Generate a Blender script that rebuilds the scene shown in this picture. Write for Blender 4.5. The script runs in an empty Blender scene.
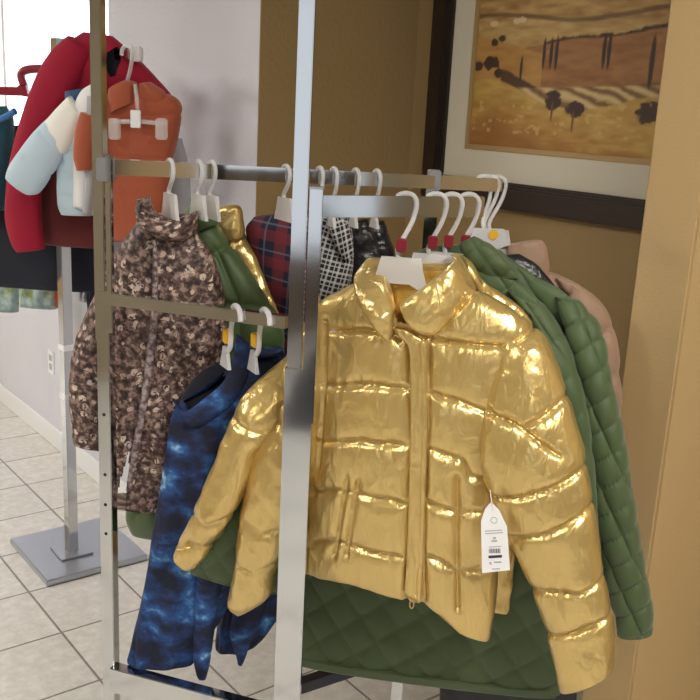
import bpy, bmesh, math, random
import numpy as np
from mathutils import Vector, Matrix
random.seed(4); rs = np.random.RandomState(5)
SC = bpy.context.scene
COL = SC.collection
# ---------------------------------------------------------------- camera
FPX = 934.7
CR = np.array([0.793295, -0.606808, 0.049662]); CU = np.array([0.11422, 0.228449, 0.966832]); CF = np.array([0.598027, 0.761311, -0.250537])
CAM = np.array([0, 0, 1.670086])
cam = bpy.data.cameras.new('camera'); cam.sensor_width = 36; cam.lens = 36 * FPX / 700; cam.clip_start = .02
co = bpy.data.objects.new('camera', cam); COL.objects.link(co); SC.camera = co
co.matrix_world = Matrix(((CR[0], CU[0], -CF[0], CAM[0]), (CR[1], CU[1], -CF[1], CAM[1]), (CR[2], CU[2], -CF[2], CAM[2]), (0, 0, 0, 1)))
# ---------------------------------------------------------------- world, lights, exposure
W = bpy.data.worlds.new('world'); SC.world = W; W.use_nodes = True
W.node_tree.nodes['Background'].inputs[0].default_value = (.86, .93, 1, 1)
W.node_tree.nodes['Background'].inputs[1].default_value = 4.2
def area(name, loc, aim, sx, sy, power, col):
    l = bpy.data.lights.new(name, 'AREA'); l.shape = 'RECTANGLE'; l.size = sx; l.size_y = sy; l.energy = power; l.color = col
    o = bpy.data.objects.new(name, l); COL.objects.link(o); o.location = loc
    o.rotation_euler = (Vector(aim) - Vector(loc)).to_track_quat('-Z', 'Y').to_euler()
    return o
area('window_daylight', (2.75, 4.7, 3.7), (.4, 4.2, .9), 3.2, 1.4, 1700, (.86, .91, 1))
LAMPS = [(-1.0, 1.9), (.85, -.35), (-1.0, -1.2), (-1.0, 4.4)]
LPOW = [38, 72, 16, 100]
for (x, y), pw in zip(LAMPS, LPOW):
    area('ceiling_light_lamp', (x, y, 2.66), (x, y, 0), 1.1, .55, pw, (1, .95, .86))
SC.view_settings.view_transform = 'Standard'; SC.view_settings.look = 'None'; SC.view_settings.gamma = 1
SC.view_settings.use_curve_mapping = False; SC.view_settings.exposure = -0.45
# ---------------------------------------------------------------- helpers
def ray(x, y): return CF + (x - 350) / FPX * CR - (y - 350) / FPX * CU
def on_x(x, y, X):
    r = ray(x, y); return CAM + r * (X / r[0])
RH = np.array([CR[0], CR[1], 0]); RH /= np.linalg.norm(RH)
FH = np.array([CF[0], CF[1], 0]); FH /= np.linalg.norm(FH); FH = FH - RH * (FH @ RH); FH /= np.linalg.norm(FH)
def at(x, y, d):                                            # point at horizontal distance d in front of the camera position
    r = ray(x, y); return CAM + r * (d / (r @ FH))
def vnoise(p, seed=0):
    p = np.asarray(p, float); i = np.floor(p).astype(np.int64); f = p - i; f = f * f * (3 - 2 * f)
    def h(a, b, c):
        n = (a * 374761393 + b * 668265263 + c * 2147483647 + seed * 974711) & 0x7fffffff
        n = ((n ^ (n >> 13)) * 1274126177) & 0x7fffffff; n = (n ^ (n >> 16)) & 0xffff
        return n / 65535.0
    x, y, z = i[..., 0], i[..., 1], i[..., 2]; u, v, w = f[..., 0], f[..., 1], f[..., 2]
    L = lambda a, b, t: a + (b - a) * t
    return L(L(L(h(x, y, z), h(x + 1, y, z), u), L(h(x, y + 1, z), h(x + 1, y + 1, z), u), v),
             L(L(h(x, y, z + 1), h(x + 1, y, z + 1), u), L(h(x, y + 1, z + 1), h(x + 1, y + 1, z + 1), u), v), w)
def fbm(p, o=3, seed=0):
    s = 0; a = .5; p = np.asarray(p, float)
    for k in range(o): s = s + a * (vnoise(p, seed + k) - .5); p = p * 2.03 + 7.1; a *= .5
    return s
def link(name, me, mat, parent=None, smooth=True):
    o = bpy.data.objects.new(name, me); COL.objects.link(o)
    if mat is not None: me.materials.append(mat)
    if parent is not None: o.parent = parent
    if smooth:
        for p in me.polygons: p.use_smooth = True
    return o
def tag(o, label, cat, group=None):
    o['label'] = label; o['category'] = cat
    if group: o['group'] = group
    return o
def struct(o): o['kind'] = 'structure'; return o
def empty(name, loc, rz=0):
    o = bpy.data.objects.new(name, None); o.empty_display_size = .05; COL.objects.link(o); o.location = loc; o.rotation_euler = (0, 0, rz); return o
def bm_obj(name, bm, mat, parent=None, smooth=False):
    me = bpy.data.meshes.new(name); bmesh.ops.recalc_face_normals(bm, faces=bm.faces); bm.to_mesh(me); bm.free(); return link(name, me, mat, parent, smooth)
def add_box(bm, lo, hi, M=None, bev=0):
    r = bmesh.ops.create_cube(bm, size=1); vs = r['verts']
    for v in vs: v.co = Vector(((lo[0] + hi[0]) / 2 + v.co.x * (hi[0] - lo[0]), (lo[1] + hi[1]) / 2 + v.co.y * (hi[1] - lo[1]), (lo[2] + hi[2]) / 2 + v.co.z * (hi[2] - lo[2])))
    if bev:
        es = list({e for v in vs for e in v.link_edges})
        rb = bmesh.ops.bevel(bm, geom=es, offset=bev, segments=2, affect='EDGES'); vs = list({v for f in rb['faces'] for v in f.verts} | {v for v in vs if v.is_valid})
    if M is not None:
        for v in vs: v.co = M @ v.co
    return vs
def box(name, lo, hi, mat, parent=None, bev=0, M=None):
    bm = bmesh.new(); add_box(bm, lo, hi, M, bev); return bm_obj(name, bm, mat, parent)
def bar_matrix(p, q):
    p, q = Vector(p), Vector(q); d = (q - p).normalized(); s = d.cross(Vector((0, 0, 1))).normalized(); u = s.cross(d)
    M = Matrix((d, s, u)).transposed().to_4x4(); M.translation = p; return M, (q - p).length
def bar(name, p, q, w, h, mat, parent, bev=.0015):
    M, L = bar_matrix(p, q); return box(name, (0, -w / 2, -h / 2), (L, w / 2, h / 2), mat, parent, bev, M)
def post(name, xy, z0, z1, w, d, yaw, mat, parent, bev=.0015):
    M = Matrix.Translation((xy[0], xy[1], 0)) @ Matrix.Rotation(yaw, 4, 'Z'); return box(name, (-w / 2, -d / 2, z0), (w / 2, d / 2, z1), mat, parent, bev, M)
def crom(K, n):
    K = np.asarray(K, float); m = len(K); out = []
    for i in range(m - 1):
        p0 = K[max(i - 1, 0)]; p1 = K[i]; p2 = K[i + 1]; p3 = K[min(i + 2, m - 1)]
        if i == 0: p0 = 2 * p1 - p2
        if i == m - 2: p3 = 2 * p2 - p1
        for t in np.linspace(0, 1, n, endpoint=False):
            out.append(.5 * ((2 * p1) + (-p0 + p2) * t + (2 * p0 - 5 * p1 + 4 * p2 - p3) * t * t + (-p0 + 3 * p1 - 3 * p2 + p3) * t ** 3))
    out.append(K[-1]); return np.array(out)
def tube_bm(bm, pts, r, n=10, caps=True):
    pts = [Vector(p) for p in pts]; rings = []; prev = None
    for i, p in enumerate(pts):
        t = (pts[min(i + 1, len(pts) - 1)] - pts[max(i - 1, 0)]).normalized()
        ref = prev if prev is not None else (Vector((0, 0, 1)) if abs(t.z) < .9 else Vector((0, 1, 0)))
        a = (ref - t * ref.dot(t)).normalized(); b = t.cross(a); prev = a
        rr = r[i] if hasattr(r, '__len__') else r
        rings.append([bm.verts.new(p + a * rr * math.cos(k * 2 * math.pi / n) + b * rr * math.sin(k * 2 * math.pi / n)) for k in range(n)])
    for A, B in zip(rings, rings[1:]):
        for k in range(n): bm.faces.new((A[k], A[(k + 1) % n], B[(k + 1) % n], B[k]))
    if caps: bm.faces.new(rings[0][::-1]); bm.faces.new(rings[-1])
def prism_bm(bm, poly, y0, y1):
    A = [bm.verts.new((x, y0, z)) for x, z in poly]; B = [bm.verts.new((x, y1, z)) for x, z in poly]
    bm.faces.new(A); bm.faces.new(B[::-1])
    for k in range(len(poly)): bm.faces.new((A[k], B[k], B[(k + 1) % len(poly)], A[(k + 1) % len(poly)]))
# ---------------------------------------------------------------- materials
class NT:
    def __init__(s, name):
        s.m = bpy.data.materials.new(name); s.m.use_nodes = True; s.t = s.m.node_tree; s.b = s.t.nodes['Principled BSDF']; s.out = s.t.nodes['Material Output']
    def n(s, typ, **kw):
        o = s.t.nodes.new('ShaderNode' + typ)
        for k, v in kw.items():
            if k.startswith('_'): setattr(o, k[1:], v)
            else: o.inputs[k.replace('__', ' ')].default_value = v
        return o
    def l(s, a, b): s.t.links.new(a, b)
    def math(s, op, a, b=None, c=None):
        o = s.t.nodes.new('ShaderNodeMath'); o.operation = op
        for i, v in enumerate((a, b, c)):
            if v is None: continue
            if hasattr(v, 'links'): s.l(v, o.inputs[i])
            else: o.inputs[i].default_value = v
        return o.outputs[0]
    def mix(s, f, a, b):
        o = s.t.nodes.new('ShaderNodeMix'); o.data_type = 'RGBA'
        for i, v in ((0, f), (6, a), (7, b)):
            if hasattr(v, 'links'): s.l(v, o.inputs[i])
            else: o.inputs[i].default_value = v if i == 0 else (*v, 1)
        return o.outputs[2]
    def ramp(s, f, stops, interp='LINEAR'):
        o = s.t.nodes.new('ShaderNodeValToRGB'); s.l(f, o.inputs[0]); o.color_ramp.interpolation = interp
        while len(o.color_ramp.elements) < len(stops): o.color_ramp.elements.new(.5)
        for e, (p, c) in zip(o.color_ramp.elements, stops): e.position = p; e.color = (*c, 1)
        return o.outputs[0]
    def noise(s, vec, scale, detail=3, rough=.5, dist=0):
        o = s.n('TexNoise', Scale=scale, Detail=detail, Roughness=rough, Distortion=dist); s.l(vec, o.inputs['Vector']); return o.outputs['Fac']
    def map(s, vec, sc=(1, 1, 1), loc=(0, 0, 0), rot=(0, 0, 0)):
        o = s.n('Mapping', Scale=sc, Location=loc, Rotation=rot); s.l(vec, o.inputs['Vector']); return o.outputs[0]
    def obj(s): return s.n('TexCoord').outputs['Object']
    def uv(s): return s.n('TexCoord').outputs['UV']
    def bump(s, h, dist=.002, st=1):
        o = s.n('Bump', Strength=st, Distance=dist); s.l(h, o.inputs['Height']); s.l(o.outputs[0], s.b.inputs['Normal']); return o
    def set(s, **kw):
        for k, v in kw.items(): s.b.inputs[k.replace('__', ' ')].default_value = (*v, 1) if isinstance(v, tuple) else v
        return s
    def color(s, c): s.l(c, s.b.inputs['Base Color'])
def plain(name, col, rough=.6, metal=0, bs=0, bd=.001, **kw):
    M = NT(name).set(Base__Color=col, Roughness=rough, Metallic=metal, **kw)
    if bs: M.bump(M.noise(M.obj(), bs), bd)
    return M.m
def wall_mat(name, col, bs=70, bd=.004):
    M = NT(name).set(Roughness=.75); o = M.obj()
    M.color(M.mix(M.noise(o, 3, 2), tuple(c * .94 for c in col), tuple(min(1, c * 1.05) for c in col)))
    M.bump(M.noise(o, bs, 3, .6), bd, .6); return M.m
def fabric(name, c1, c2, rough=.75, scale=14, weave=500, bd=.0008, sheen=.2, metal=0):
    M = NT(name).set(Roughness=rough, Metallic=metal); o = M.obj()
    M.b.inputs['Sheen Weight'].default_value = sheen
    M.color(M.mix(M.noise(o, scale, 3), c1, c2)); M.bump(M.noise(o, weave, 2), bd, .5); return M.m
mats = {}
mats['lavender'] = wall_mat('lavender_wall', (.66, .66, .73)); mats['tan'] = wall_mat('tan_paint', (.30, .205, .088)); mats['tan_light'] = wall_mat('tan_pillar_paint', (.50, .35, .165), 130, .0025)  # left wall gets an even lavender base colour
mats['ceil'] = plain('ceiling_white', (.50, .48, .44), .9, 0, 40); mats['white_trim'] = plain('white_trim', (.82, .83, .86), .4)
mats['darkwall'] = plain('brown_paint', (.16, .12, .09), .7)
M = NT('floor_tile').set(Roughness=.3); o = M.map(M.obj(), loc=(.0, 0, 0)); br = M.n('TexBrick', Scale=1, Mortar__Size=.0042, Mortar__Smooth=.2, Brick__Width=.305, Row__Height=.305, Bias=0)
br.offset = 0; br.inputs['Color1'].default_value = (.74, .725, .70, 1); br.inputs['Color2'].default_value = (.78, .765, .735, 1); br.inputs['Mortar'].default_value = (.28, .26, .24, 1)
mp = M.map(M.obj(), loc=(-(1.56414 - .305 * 20) , -(2.631489 - .305 * 30), 0)); M.l(mp, br.inputs['Vector'])
spk = M.noise(M.obj(), 26, 5, .65); c = M.mix(M.ramp(spk, [(.42, (0, 0, 0)), (.7, (1, 1, 1))]), (.82, .80, .78), (1, 1, 1))
mm = M.t.nodes.new('ShaderNodeMix'); mm.data_type = 'RGBA'; mm.blend_type = 'MULTIPLY'; mm.inputs[0].default_value = 1; M.l(br.outputs['Color'], mm.inputs[6]); M.l(c, mm.inputs[7]); M.color(mm.outputs[2])
M.bump(M.math('MULTIPLY', br.outputs['Fac'], -1), .0015, .6); mats['floor'] = M.m
M = NT('chrome').set(Base__Color=(.60, .615, .63), Metallic=1.0, Roughness=.09); M.bump(M.noise(M.obj(), 9, 2), .0012, .25); mats['chrome'] = M.m
M = NT('brushed_steel').set(Base__Color=(.50, .54, .62), Metallic=.85, Roughness=.28); M.bump(M.noise(M.obj(), 30, 3), .001, .3); mats['steel'] = M.m
mats['hole'] = plain('dark_hole', (.01, .01, .01), .8); mats['darkmetal'] = plain('dark_metal', (.05, .05, .07), .35, .6)
M = NT('frosted_plastic').set(Base__Color=(.86, .87, .90), Roughness=.3, IOR=1.4); M.b.inputs['Subsurface Weight'].default_value = 0; M.b.inputs['Transmission Weight'].default_value = .25; M.b.inputs['Alpha'].default_value = .55; mats['hanger'] = M.m
M = NT('clear_plastic').set(Base__Color=(.92, .93, .95), Roughness=.15); M.b.inputs['Alpha'].default_value = .28; mats['clear'] = M.m
mats['redplastic'] = plain('red_plastic', (.25, .004, .02), .35); mats['yellow'] = plain('yellow_plastic', (.80, .46, .02), .4); mats['redclip'] = plain('red_size_clip', (.20, .006, .015), .35); mats['blueclip'] = plain('blue_clip', (.02, .08, .45), .4); mats['whiteclip'] = plain('white_plastic', (.8, .82, .86), .35)
def gold_mat(name, c1, c2, rough=.3):
    M = NT(name).set(Metallic=.64, Roughness=rough, Coat__Weight=.4, Coat__Roughness=.2); o = M.obj()
    M.color(M.mix(M.noise(o, 9, 3), c1, c2))
    a = M.noise(M.map(o, (1.5, 1.5, .7)), 20, 2, .5, 1.2); b = M.noise(M.map(o, (1, 1, 1)), 60, 2, .5, .6)
    M.bump(M.math('ADD', a, M.math('MULTIPLY', b, .22)), .0075, .6); return M.m
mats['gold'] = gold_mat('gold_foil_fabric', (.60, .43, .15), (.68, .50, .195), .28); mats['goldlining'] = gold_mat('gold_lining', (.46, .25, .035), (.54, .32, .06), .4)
mats['green'] = fabric('green_quilt', (.042, .072, .023), (.060, .098, .033), .62, 20); mats['olive'] = fabric('olive_puffer', (.045, .085, .022), (.065, .115, .035), .5, 20)
mats['greenlining'] = fabric('green_lining', (.02, .025, .012), (.03, .035, .018), .7)
mats['black'] = plain('black_nylon', (.012, .012, .016), .3, 0, 60, .003); mats['tanpuff'] = fabric('rose_tan_nylon', (.29, .18, .12), (.35, .225, .15), .6, 25, 300)
mats['red'] = fabric('red_velour', (.26, .0, .018), (.35, .001, .030), .85, 9, 300, .001, .02); mats['maroon'] = fabric('maroon_knit', (.10, .010, .012), (.125, .016, .016), .9)
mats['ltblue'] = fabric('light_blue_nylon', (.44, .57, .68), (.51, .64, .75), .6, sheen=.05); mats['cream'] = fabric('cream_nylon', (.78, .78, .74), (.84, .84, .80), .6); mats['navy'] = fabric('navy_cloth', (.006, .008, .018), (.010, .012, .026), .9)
mats['bluecollar'] = fabric('blue_collar', (.01, .05, .14), (.015, .07, .18), .8); mats['rust'] = fabric('rust_corduroy', (.33, .070, .028), (.38, .09, .04), .85, 12, 260, .001); mats['greycloth'] = fabric('grey_cloth', (.36, .36, .40), (.42, .42, .46), .85)
mats['teal'] = fabric('teal_cloth', (.006, .07, .10), (.02, .12, .19), .8); mats['bluecloth'] = fabric('blue_cloth', (.03, .16, .45), (.05, .22, .55), .7); mats['whitecloth'] = fabric('white_cloth', (.74, .74, .76), (.82, .82, .83), .85)
M = NT('pale_print').set(Roughness=.85); M.color(M.ramp(M.noise(M.obj(), 14, 3), [(.3, (.18, .28, .30)), (.45, (.40, .52, .52)), (.6, (.20, .24, .08)), (.75, (.10, .18, .22))])); mats['paleprint'] = M.m
# floral print
M = NT('floral_print').set(Roughness=.6); uv = M.uv(); wv = M.n('TexNoise', Scale=40, Detail=2); M.l(uv, wv.inputs['Vector'])
va = M.n('VectorMath', _operation='MULTIPLY_ADD'); M.l(wv.outputs['Color'], va.inputs[0]); va.inputs[1].default_value = (.02, .02, 0); M.l(uv, va.inputs[2])
vo = M.n('TexVoronoi', Scale=50, Randomness=.9); M.l(va.outputs[0], vo.inputs['Vector']); d = vo.outputs['Distance']
base = M.ramp(M.noise(uv, 75, 3, .6), [(.38, (.022, .010, .009)), (.5, (.09, .05, .043)), (.62, (.30, .21, .18))])
pet = M.ramp(d, [(.10, (0, 0, 0)), (.14, (1, 1, 1)), (.33, (1, 1, 1)), (.40, (0, 0, 0))])
rnd = M.n('SeparateColor'); M.l(vo.outputs['Color'], rnd.inputs[0])
pc = M.ramp(rnd.outputs[0], [(.0, (.62, .50, .40)), (.35, (.50, .36, .31)), (.6, (.26, .15, .14)), (.9, (.52, .43, .42))], 'CONSTANT')
pf = M.math('MULTIPLY', pet, M.math('GREATER_THAN', M.noise(va.outputs[0], 120, 2, .6), .46)); M.color(M.mix(pf, base, pc)); M.bump(M.noise(uv, 60, 3), .003, .5); mats['floral'] = M.m
M = NT('mauve_sheen').set(Roughness=.6); M.color(M.mix(M.ramp(M.noise(M.obj(), 90, 3, .6), [(.42, (0, 0, 0)), (.6, (1, 1, 1))]), (.09, .055, .055), (.36, .29, .30))); mats['mauve'] = M.m  # lilac sheen of the floral coat put into this colour
# tie dye
M = NT('tie_dye').set(Roughness=.75); o = M.obj(); bands = M.noise(M.map(o, (8, 8, 17)), 1.0, 3, .5, .3); b2 = M.noise(M.map(o, (26, 26, 34), (3, 1, 2)), 1.0, 4, .62, .3)
f = M.math('ADD', M.math('MULTIPLY', bands, .66), M.math('MULTIPLY', b2, .34))
M.color(M.ramp(f, [(.43, (.003, .006, .028)), (.50, (.007, .026, .11)), (.56, (.014, .075, .25)), (.60, (.07, .21, .43)), (.645, (.46, .62, .80))])); M.bump(M.noise(o, 400, 2), .0008, .5); mats['tiedye'] = M.m
def plaid(name, base, c1, c2, period, w1, w2, thin):
    M = NT(name).set(Roughness=.85); s = M.n('SeparateXYZ'); M.l(M.map(M.uv(), rot=(0, 0, .25)), s.inputs[0])
    def stripe(v, per, w, ph=0): return M.math('LESS_THAN', M.math('FRACT', M.math('ADD', M.math('DIVIDE', v, per), ph)), w)
    col = M.mix(M.math('MULTIPLY', stripe(s.outputs[0], period, w1), .55), base, c1); col = M.mix(M.math('MULTIPLY', stripe(s.outputs[1], period, w1), .55), col, c1)
    col = M.mix(M.math('MULTIPLY', stripe(s.outputs[0], period, w2, .4), .6), col, c2); col = M.mix(M.math('MULTIPLY', stripe(s.outputs[1], period, w2, .4), .6), col, c2)
    M.color(col); return M.m
mats['plaid'] = plaid('red_navy_plaid', (.010, .010, .028), (.17, .014, .02), (.12, .12, .18), .06, .42, .07, 1)
mats['check'] = plaid('black_white_check', (.012, .012, .014), (.75, .75, .75), (.62, .62, .62), .022, .22, .12, 1)
M = NT('window_glass'); tr = M.n('BsdfTransparent'); gl = M.n('BsdfGlossy', Roughness=.02); mx = M.n('MixShader', Fac=.06); M.l(tr.outputs[0], mx.inputs[1]); M.l(gl.outputs[0], mx.inputs[2]); M.l(mx.outputs[0], M.out.inputs[0]); mats['glass'] = M.m
M = NT('sheer_curtain'); tr = M.n('BsdfTransparent'); df = M.n('BsdfTranslucent'); mx = M.n('MixShader'); o = M.obj()
pat = M.ramp(M.noise(M.map(o, (1, 5, 1.6)), 1.4, 3, .6), [(.44, (.80, .84, .86)), (.56, (.22, .40, .48))]); M.l(pat, df.inputs[0]); mx.inputs[0].default_value = .85; M.l(tr.outputs[0], mx.inputs[1]); M.l(df.outputs[0], mx.inputs[2]); M.l(mx.outputs[0], M.out.inputs[0]); mats['sheer'] = M.m
mats['frame'] = plain('dark_wood_frame', (.022, .013, .010), .32, 0, 30, .002); mats['mat'] = plain('cream_mat_board', (.62, .585, .48), .8); mats['fillet'] = plain('gold_fillet', (.42, .29, .13), .5, .2)
M = NT('lamp_diffuser'); em = M.n('Emission', Color=(1, .96, .88, 1), Strength=6); M.l(em.outputs[0], M.out.inputs[0]); mats['lampglow'] = M.m
mats['paper'] = plain('white_card', (.82, .83, .86), .5); mats['ink'] = plain('black_ink', (.03, .03, .04), .6); mats['greyink'] = plain('grey_ink', (.40, .41, .45), .6); mats['greenink'] = plain('pale_green_ink', (.30, .42, .34), .6)
# ---------------------------------------------------------------- room
XL, YC, XB, CH = 1.54, 2.468, 2.15, 2.72
struct(box('floor', (-3.05, -3.05, -.06), (2.3, 7.1, 0), mats['floor'])); struct(box('ceiling', (-3.05, -3.05, CH), (2.3, 7.1, CH + .06), mats['ceil']))
WY0, WY1, WZ0, WZ1 = 3.55, 6.4, 1.22, 2.45
bm = bmesh.new()
add_box(bm, (XL, YC + .0, 0), (XL + .14, WY0, CH)); add_box(bm, (XL, WY1, 0), (XL + .14, 7.05, CH)); add_box(bm, (XL, WY0, 0), (XL + .14, WY1, WZ0)); add_box(bm, (XL, WY0, WZ1), (XL + .14, WY1, CH))
struct(bm_obj('wall_left', bm, mats['lavender']))
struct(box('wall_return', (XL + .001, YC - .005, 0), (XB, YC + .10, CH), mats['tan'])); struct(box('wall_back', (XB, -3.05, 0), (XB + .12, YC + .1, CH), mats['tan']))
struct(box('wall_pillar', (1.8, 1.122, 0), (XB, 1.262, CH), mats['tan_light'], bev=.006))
struct(box('wall_far', (-3.05, 7.0, 0), (XL + .14, 7.1, CH), mats['tan_light']))
struct(box('wall_rear', (-3.05, -3.05, 0), (XB, -2.95, CH), mats['tan_light']))
struct(box('wall_side', (-3.05, -3.0, 0), (-2.95, 7.05, CH), wall_mat('muted_tan_paint', (.33, .27, .18))))
struct(box('contrast_door', (-.6, -2.95, 0), (.5, -2.9, 2.1), mats['darkwall'], bev=.01)); struct(box('trim_1', (-2.95, -2.95, 0), (XB, -2.93, .95), mats['darkwall']))  # unseen dark door, added as contrast for the reflections
w2 = struct(box('glow_panel_side', (-2.955, -2.85, .62), (-2.935, -1.0, 2.5), (lambda M: (M.l(M.n('Emission', Color=(.9, .95, 1, 1), Strength=1.4).outputs[0], M.out.inputs[0]), M.m)[1])(NT('reflection_glow'))))  # unseen glowing panel added so the near post reflects a bright window
struct(box('dark_reflection_panel', (-2.95, -2.93, 0), (-2.925, -.5, .6), mats['darkwall']))  # unseen dark panel added to darken the lower reflection in the near post
struct(box('glow_panel_rear', (1.0, -2.955, .95), (2.1, -2.925, 2.3), bpy.data.materials['reflection_glow']))  # second unseen glowing panel, added for the white reflection in the front rail
struct(box('baseboard_left', (XL - .014, YC, 0), (XL, 7.0, .10), mats['white_trim'], bev=.004)); struct(box('baseboard_return', (XL - .014, YC - .019, 0), (XB, YC - .005, .10), mats['white_trim'], bev=.004))
w = struct(empty('window_1', (XL, (WY0 + WY1) / 2, WZ0))); w['kind'] = 'structure'
def wchild(name, lo, hi, m):
    o = box(name, (lo[0] - XL, lo[1] - (WY0 + WY1) / 2, lo[2] - WZ0), (hi[0] - XL, hi[1] - (WY0 + WY1) / 2, hi[2] - WZ0), m, w, .003); return o
bm = bmesh.new(); yc = (WY0 + WY1) / 2
for lo, hi in [((.06, WY0 - yc, 0), (.12, WY0 - yc + .05, WZ1 - WZ0)), ((.06, WY1 - yc - .05, 0), (.12, WY1 - yc, WZ1 - WZ0)), ((.06, WY0 - yc + .05, 0), (.12, WY1 - yc - .05, .05)), ((.06, WY0 - yc + .05, WZ1 - WZ0 - .05), (.12, WY1 - yc - .05, WZ1 - WZ0)), ((.06, -.02, .05), (.12, .02, WZ1 - WZ0 - .05))]: add_box(bm, lo, hi)
bm_obj('window_frame', bm, mats['white_trim'], w); wchild('window_pane', (XL + .088, WY0 + .05, WZ0 + .05), (XL + .092, WY1 - .05, WZ1 - .05), mats['glass']); wchild('window_sill', (XL - .03, WY0 - .03, WZ0 - .03), (XL + .06, WY1 + .03, WZ0 - .001), mats['white_trim'])
# sheer curtains in the window
def curtain(y0, y1, label):
    n = 80; bm = bmesh.new(); rows = []
    for z in np.linspace(WZ0 + .03, WZ1 - .02, 12): rows.append([bm.verts.new((XL + .045 + .012 * math.sin(k * .9) + .004 * math.sin(k * .37 + z * 4), y0 + (y1 - y0) * k / n, z)) for k in range(n + 1)])
    for A, B in zip(rows, rows[1:]):
        for k in range(n): bm.faces.new((A[k], A[k + 1], B[k + 1], B[k]))
    o = bm_obj('sheer_curtain', bm, mats['sheer'], None, True); tag(o, label, 'curtain'); return o
curtain(3.62, 4.70, 'pale blue and white sheer curtain behind the red top at the bright window')
# ceiling lamps
for i, (x, y) in enumerate(LAMPS):
    r = empty('ceiling_light', (x, y, CH)); tag(r, 'rectangular ceiling light panel overhead', 'light', 'ceiling light panels'); box('light_housing', (-.62, -.34, -.035), (.62, .34, 0), mats['white_trim'], r, .004); box('diffuser', (-.56, -.28, -.042), (.56, .28, -.0351), mats['lampglow'], r)
# unseen dark mat added to give the near post a dark reflection
bm = bmesh.new(); add_box(bm, (-.9, -.6, 0), (.9, .6, .012), None, .004); tag(bm_obj('reflection_mat', bm, plain('dark_mat', (.02, .02, .022), .9, 0, 300)), 'dark ribbed entrance mat on the tile floor', 'mat'); COL.objects['reflection_mat'].location = (-1.5, -1.75, 0); COL.objects['reflection_mat'].rotation_euler = (0, 0, .9)
# potted plant in the open part of the room
pp = empty('potted_plant', (1.62, -2.1, 0)); tag(pp, 'leafy green plant in a dark pot in front of the rear glow panel', 'plant')
bm = bmesh.new(); bmesh.ops.create_cone(bm, cap_ends=True, segments=28, radius1=.13, radius2=.18, depth=.34, matrix=Matrix.Translation((0, 0, .17))); bm_obj('pot', bm, mats['darkmetal'], pp, True)
bm = bmesh.new(); tube_bm(bm, [(0, 0, .3), (.02, 0, .7), (0, .02, 1.15)], .018, 8); bm_obj('stem', bm, mats['frame'], pp, True)
bm = bmesh.new()
for k in range(150):
    c = Vector((random.gauss(0, .11), random.gauss(0, .11), random.gauss(1.38, .2))); d = Vector((random.uniform(-1, 1), random.uniform(-1, 1), random.uniform(-.6, .8))).normalized(); sd = d.cross(Vector((.1, .2, 1))).normalized() * .025
    bm.faces.new([bm.verts.new(p) for p in (c, c + d * .06 + sd, c + d * .14, c + d * .06 - sd)])
bm_obj('foliage', bm, plain('leaf_green', (.03, .10, .025), .5), pp)
# wall outlet
q = on_x(52, 362, XL); r = empty('wall_outlet', (XL, q[1], q[2])); tag(r, 'white wall outlet low on the lavender grey wall behind the steel pole', 'outlet'); box('cover_plate', (-.007, -.037, -.06), (0, .037, .06), mats['whiteclip'], r, .003)
for dz in (-.022, .022): box('socket', (-.0085, -.017, dz - .015), (-.007, .017, dz + .015), mats['greycloth'], r)
# ---------------------------------------------------------------- framed picture
fy0, fy1, fz0, fz1 = 2.352, 1.272, 1.395, 2.46
r = empty('framed_picture', (XB, (fy0 + fy1) / 2, fz0)); tag(r, 'framed landscape painting of golden hills with cream mat, on the tan wall', 'picture')
def rect_frame(name, oy0, oy1, oz0, oz1, wd, x0, x1, mat, bev):
    bm = bmesh.new(); cy = (fy0 + fy1) / 2
    for lo, hi in [((x0, oy1, oz0), (x1, oy0, oz0 + wd)), ((x0, oy1, oz1 - wd), (x1, oy0, oz1)), ((x0, oy0 - wd, oz0 + wd), (x1, oy0, oz1 - wd)), ((x0, oy1, oz0 + wd), (x1, oy1 + wd, oz1 - wd))]:
        add_box(bm, (lo[0], lo[1] - cy, lo[2] - fz0), (hi[0], hi[1] - cy, hi[2] - fz0), None, bev)
    return bm_obj(name, bm, mat, r)
rect_frame('frame', fy0, fy1, fz0, fz1, .068, -.045, 0, mats['frame'], .008); rect_frame('frame_lip', fy0 - .062, fy1 + .062, fz0 + .062, fz1 - .062, .018, -.030, -.004, mats['frame'], .004)
rect_frame('mat_board', fy0 - .06, fy1 + .06, fz0 + .06, fz1 - .06, .115, -.014, -.002, mats['mat'], .0)
rect_frame('fillet', fy0 - .168, fy1 + .168, fz0 + .168, fz1 - .168, .016, -.017, -.004, mats['fillet'], .002)
# the canvas: brush colours worked out per vertex
ny, nz = 230, 170; Yv = np.linspace(fy0 - .176, fy1 + .176, ny); Zv = np.linspace(fz0 + .176, fz1 - .176, nz)
U, V = np.meshgrid((fy0 - .176 - Yv) / .66, (Zv - fz0 - .176) / .42)           # u to the right, v up, about one visible picture
P3 = np.stack([U * 6, V * 6, 0 * U], -1); n1 = fbm(P3, 4, 3); n2 = fbm(P3 * np.array([2.2, 5, 1]), 4, 9); n3 = fbm(P3 * 5, 3, 21)
img = np.zeros((nz, ny, 3)); L = lambda c: np.array(c)
def paint(mask, col, k=None):
    if k is None: k = np.ones_like(U)
    m = (np.clip(mask, 0, 1) * k)[..., None]; img[:] = img * (1 - m) + col * m
def lerp(a, b, t): t = np.clip(t, 0, 1)[..., None]; return L(a) * (1 - t) + L(b) * t
sm = lambda x, w=.012: np.clip(x / w + .5, 0, 1)
img[:] = lerp((.30, .16, .045), (.50, .33, .12), .5 + n2 * 2)                     # far hills
paint(sm(.86 + .05 * np.sin(U * 5) + n1 * .06 - V), lerp((.36, .22, .07), (.55, .38, .15), .5 + n2 * 2))
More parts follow.
